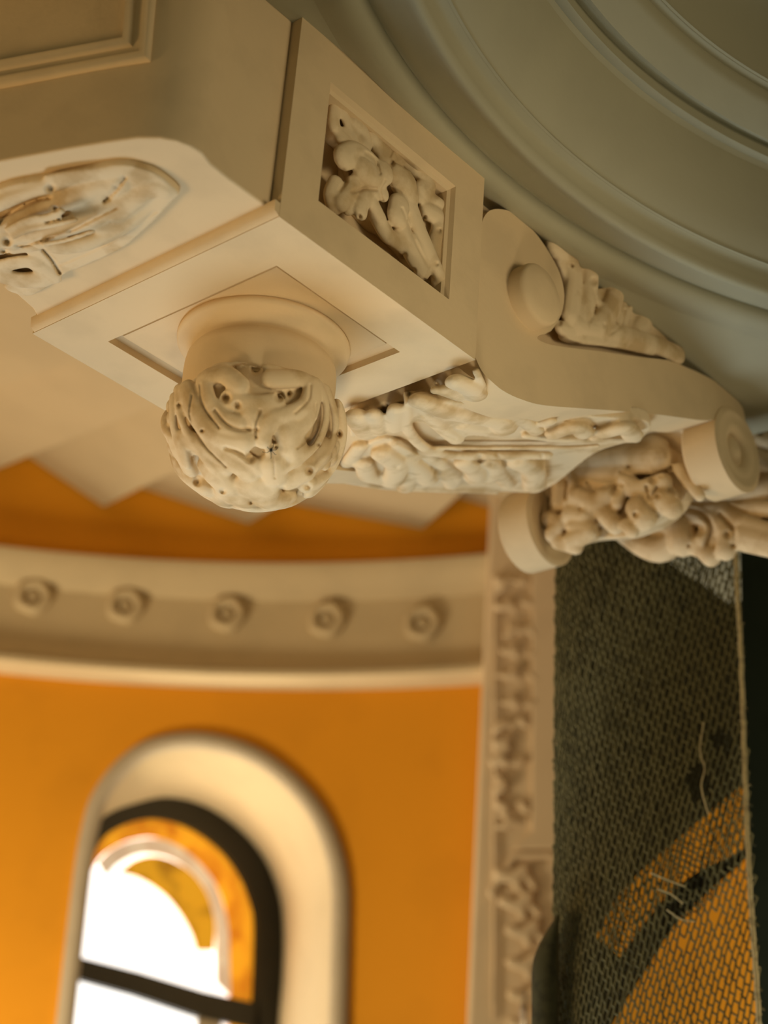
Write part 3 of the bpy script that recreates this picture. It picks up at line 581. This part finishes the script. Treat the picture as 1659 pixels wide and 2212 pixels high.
# ================================================================== PILASTER at the end of the apse
pc = on_cyl(1045, 1600); fwp = np.array([*nrm(ray(1120, 1600)[:2]), 0]); pd = (pc - CAM)[:2] @ fwp[:2] - .18
def on_p(px, py, fr=0): return on_pl(px, py, CAM + fwp * (pd - fr), fwp)
pl_ = thing('carved_pilaster', tuple(on_p(1120, 2212)), 'tall cream pilaster with leafy relief between the orange wall and the net', 'pilaster')
a, b = on_p(1040, 1500), on_p(1240, 1500)
zt = on_p(1100, 1000)[2]; zb = on_p(1100, 2330)[2]
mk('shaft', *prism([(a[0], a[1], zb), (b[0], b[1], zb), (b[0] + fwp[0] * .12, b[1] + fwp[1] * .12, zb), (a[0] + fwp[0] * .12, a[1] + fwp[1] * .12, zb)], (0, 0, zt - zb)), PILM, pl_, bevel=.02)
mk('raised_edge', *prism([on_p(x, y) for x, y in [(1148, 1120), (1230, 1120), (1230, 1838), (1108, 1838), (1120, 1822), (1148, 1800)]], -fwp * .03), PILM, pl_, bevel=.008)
def m_pil(px, py): return on_p(px, py, .01), -fwp
c = Carve(m_pil, 1.0, 0, 0, flat=.6)
random.seed(11)
y = 1262
while y < 1800:
    sx = 1098 + 14 * math.sin(y / 70) + random.uniform(-6, 6); a_ = random.uniform(0, 6.28)
    for q in range(random.choice([2, 3, 3])):
        b_ = a_ + q * 2.1; c.stroke([(sx, y), (sx + 14 * math.cos(b_), y + 11 * math.sin(b_)), (sx + 22 * math.cos(b_ + .5), y + 19 * math.sin(b_ + .5))], random.uniform(6, 9), .014, taper=.7)
    if random.random() < (.75 if y < 1580 else .2): c.stroke([(sx + 36, y + random.uniform(-10, 10)), (sx + 48, y + random.uniform(-4, 18))], random.uniform(6, 9), .012)
    y += random.uniform(30, 58)
for y in (1890, 1950, 2010, 2080, 2150, 2210):
    x_ = 1120 + random.uniform(-16, 16); c.stroke([(x_ - 26, y), (x_, y + 8), (x_ + 28, y - 10)], 10, .016); c.stroke([(x_ + 10, y), (x_ + 14, y + 30)], 9, .014); c.stroke([(x_ + 40, y + 14), (x_ + 50, y + 28)], 7, .01)
c.stroke([(1060, 1930), (1105, 1860), (1120, 1850), (1195, 1850)], 7, .01)
c.stroke([(1068, 1250), (1068, 1700), (1066, 2200)], 5, .004)
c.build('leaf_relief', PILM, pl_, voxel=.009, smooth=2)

# ================================================================== NET, CORD, PANEL
netg = thing('torn_netting', tuple(net_plane(1400, 2212)), 'dark knotted netting stretched across the opening, torn in places', 'netting')
def net_pt(px, py, back=0):
    u = (px - 1200) / 390.0
    bulge = -.10 * math.sin(max(0, min(1, u)) * math.pi) * .6 + .03 * math.sin(py / 130. + u * 5) + .30 * max(0, .25 - u) ** 1.2
    return net_plane(px, py, back + bulge)
def warp(s_, t):
    # s across the net (0 left .. 1 right), t down the rows; the left edge is gathered
    x = 1200 - 8 * t + (392 + 42 * t) * (s_ ** 1.35); y = 1120 + 1150 * t
    return x, y
def thread(P, r, V, Fc, sides=4):
    k = len(V); n = len(P)
    for i in range(n):
        d_ = P[min(i + 1, n - 1)] - P[max(i - 1, 0)]; d_ = d_ / (np.linalg.norm(d_) + 1e-9); f = nrm(P[i] - CAM); a_ = np.cross(d_, f); a_ /= (np.linalg.norm(a_) + 1e-9); b_ = np.cross(a_, d_)
        for j in range(sides):
            t = 2 * math.pi * j / sides; V.append(P[i] + r * (a_ * math.cos(t) + b_ * math.sin(t)))
    for i in range(n - 1):
        for j in range(sides):
            q = (j + 1) % sides; Fc.append([k + i * sides + j, k + i * sides + q, k + (i + 1) * sides + q, k + (i + 1) * sides + j])
def netmesh(du, dt, kappa, r, back, holes, jit, seed, region=lambda x, y: True, link=.035):
    """steep threads joined by short staggered links: hexagonal knotted cells, gathered towards the left edge"""
    rg = np.random.RandomState(seed); V = []; Fc = []
    ni = int((1 + kappa) / du) + 4; nt = int(1.03 / dt); J = rg.normal(0, jit, (ni + 2, 2 * nt + 6, 2))
    def node(i, k):                       # k counts half rows
        t = k * dt / 2; u = (i - kappa / du) * du + kappa * t
        if u < 0 or u > 1.06: return None
        x = 1200 - 8 * t + (392 + 42 * t) * u ** 1.3; y = 1120 + 1150 * t
        wig = 3.2 * u ** .4 * (1 if (i + k) % 2 else -1); jj = J[i, k]
        return x + wig + jj[0] + 4 * math.sin(y / 57. + u * 6) * u, y + jj[1] + 4 * math.sin(x / 40.)
    C = {}
    def nd(i, k):
        if (i, k) not in C:
            q = node(i, k); C[(i, k)] = None if q is None else (q[0], q[1], net_pt(q[0], q[1], back))
        return C[(i, k)]
    def ok(a, b):
        if a is None or b is None: return False
        mx, my = (a[0] + b[0]) / 2, (a[1] + b[1]) / 2
        if my < 1130 or mx < 1190 or mx > 1590 + (my - 1130) * .052: return False
        if not region(mx, my): return False
        for hx, hy, hr, hk in holes:
            if ((mx - hx) / hr) ** 2 + ((my - hy) / (hr * hk)) ** 2 < 1: return False
        return True
    sh = int(round(link / dt)) 
    for i in range(ni):
        for k in range(0, 2 * nt):
            a = nd(i, k); b = nd(i, k + 1)
            if ok(a, b): thread([a[2], b[2]], r, V, Fc)
            if (i + k) % 2 == 1:
                kk = k - sh * 2 + 1
                if kk >= 0:
                    b = nd(i + 1, kk)
                    if ok(a, b): thread([a[2], b[2]], r * .85, V, Fc)
    return V, Fc
HO = [(1510, 1690, 26, 1.6), (1560, 1600, 22, 1.2), (1500, 1900, 24, .8), (1460, 1960, 22, .7), (1545, 1985, 12, 1.2), (1480, 2040, 12, 1.0), (1560, 1870, 16, .8)]
mk('net_mesh', *netmesh(.037, .0158, .95, .0023, 0, HO, 1.3, 3), NETM, netg)
mk('net_fold', *netmesh(.033, .0150, .85, .0019, .05, [], 1.2, 9, lambda x, y: y < 2075 - 1.05 * (x - 1400) + 10 * math.sin(x / 30.)), NETD, netg)
for pts in ([(1520, 1560), (1512, 1620), (1522, 1660), (1515, 1700), (1530, 1760)], [(1405, 1885), (1440, 1900), (1480, 1915)], [(1420, 1920), (1450, 1932), (1475, 1952)], [(1440, 1965), (1470, 1985), (1500, 1990)]):
    V = []; Fc = []; thread([net_pt(x, y, -.01) for x, y in spline(pts, 6)], .0017, V, Fc, 6); mk('loose_thread', V, Fc, CORD, netg, smooth=True)
for (x, y) in INSLEGS:
    e, n2 = m_ball(x, y); V = []; Fc = []; thread([p_, (p_ + e) / 2 + n2 * .010, e + n2 * .007], .0004, V, Fc, 4); mk('leg', V, Fc, INS, ins)
V = []; Fc = []
P = []
for i, (x, y) in enumerate(spline([(1588, 1130), (1592, 1260), (1600, 1400), (1607, 1600), (1614, 1800), (1624, 1980), (1634, 2120), (1645, 2300)], 14)):
    P.append(net_plane(x + .7 * math.sin(i * 1.3), y, -.05))
thread(P, .0052, V, Fc, 8)
for i in range(3, len(P) - 2, 2):
    d_ = nrm(np.array([rng.normal(), rng.normal(), rng.normal()])); thread([P[i], P[i] + d_ * .012], .0009, V, Fc, 4)
cd = mk('edge_cord', V, Fc, CORD, smooth=True); tag(cd, 'frayed pale cord hanging straight down the right edge of the netting', 'cord')
fwd3 = np.array([*nrm(ray(1400, 1600)[:2]), 0])
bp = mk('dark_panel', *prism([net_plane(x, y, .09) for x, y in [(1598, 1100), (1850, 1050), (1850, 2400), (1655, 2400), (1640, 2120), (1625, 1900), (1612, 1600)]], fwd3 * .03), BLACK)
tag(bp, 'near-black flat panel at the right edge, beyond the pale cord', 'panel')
# flat orange cut-outs standing in for lit vault bands, lit by an added fill
def board(name, poly, back, m, label):
    o = mk(name, *flat(poly, back, .03), m); return tag(o, label, 'vault band')
board('lit_vault_band', spline([(1270, 2330), (1330, 2200), (1400, 2090), (1450, 2010), (1500, 1955), (1600, 1868), (1700, 1800), (1750, 2330)], 3), DW, ORANGE, 'flat orange cut-out standing in for a lit vault band, lower right of the net')
board('lit_vault_band', spline([(1290, 2020), (1340, 1930), (1400, 1870), (1480, 1800), (1600, 1700), (1700, 1640), (1700, 1760), (1600, 1830), (1500, 1880), (1420, 1950), (1340, 2060)], 3), DW - .05, ORANGE, 'narrow orange cut-out standing in for a lit vault band, above the larger one')
sk = thing('sagging_net_bag', tuple(net_plane(1170, 2212)), 'dark gathered net bulging past the left edge of the netting', 'net bag')
rings = []
for y in np.linspace(1975, 2340, 24):
    t = min(1, (y - 1975) / 130.); xl = 1204 - 56 * math.sin(t * math.pi / 2); xr = 1208; ring = []
    for j in range(16):
        a = 2 * math.pi * j / 16; ring.append(net_plane((xl + xr) / 2 + (xr - xl) / 2 * math.cos(a), y, .04 * math.sin(a) - .01))
    rings.append(ring)
mk('gathered_net', *loft(rings, True, True), NETD, sk, smooth=True)
fx = on_p(1133, 2190, .12)
ft = thing('metal_fixture', tuple(fx), 'small bright metal fitting at the foot of the pilaster', 'fitting')
mk('fitting_body', *lathe([(.004, -.10), (.014, -.09), (.012, -.02), (.018, 0), (.018, .03), (.008, .05), (.012, .07), (.004, .085)], tuple(fx), 'z', 20), METAL, ft, smooth=True)
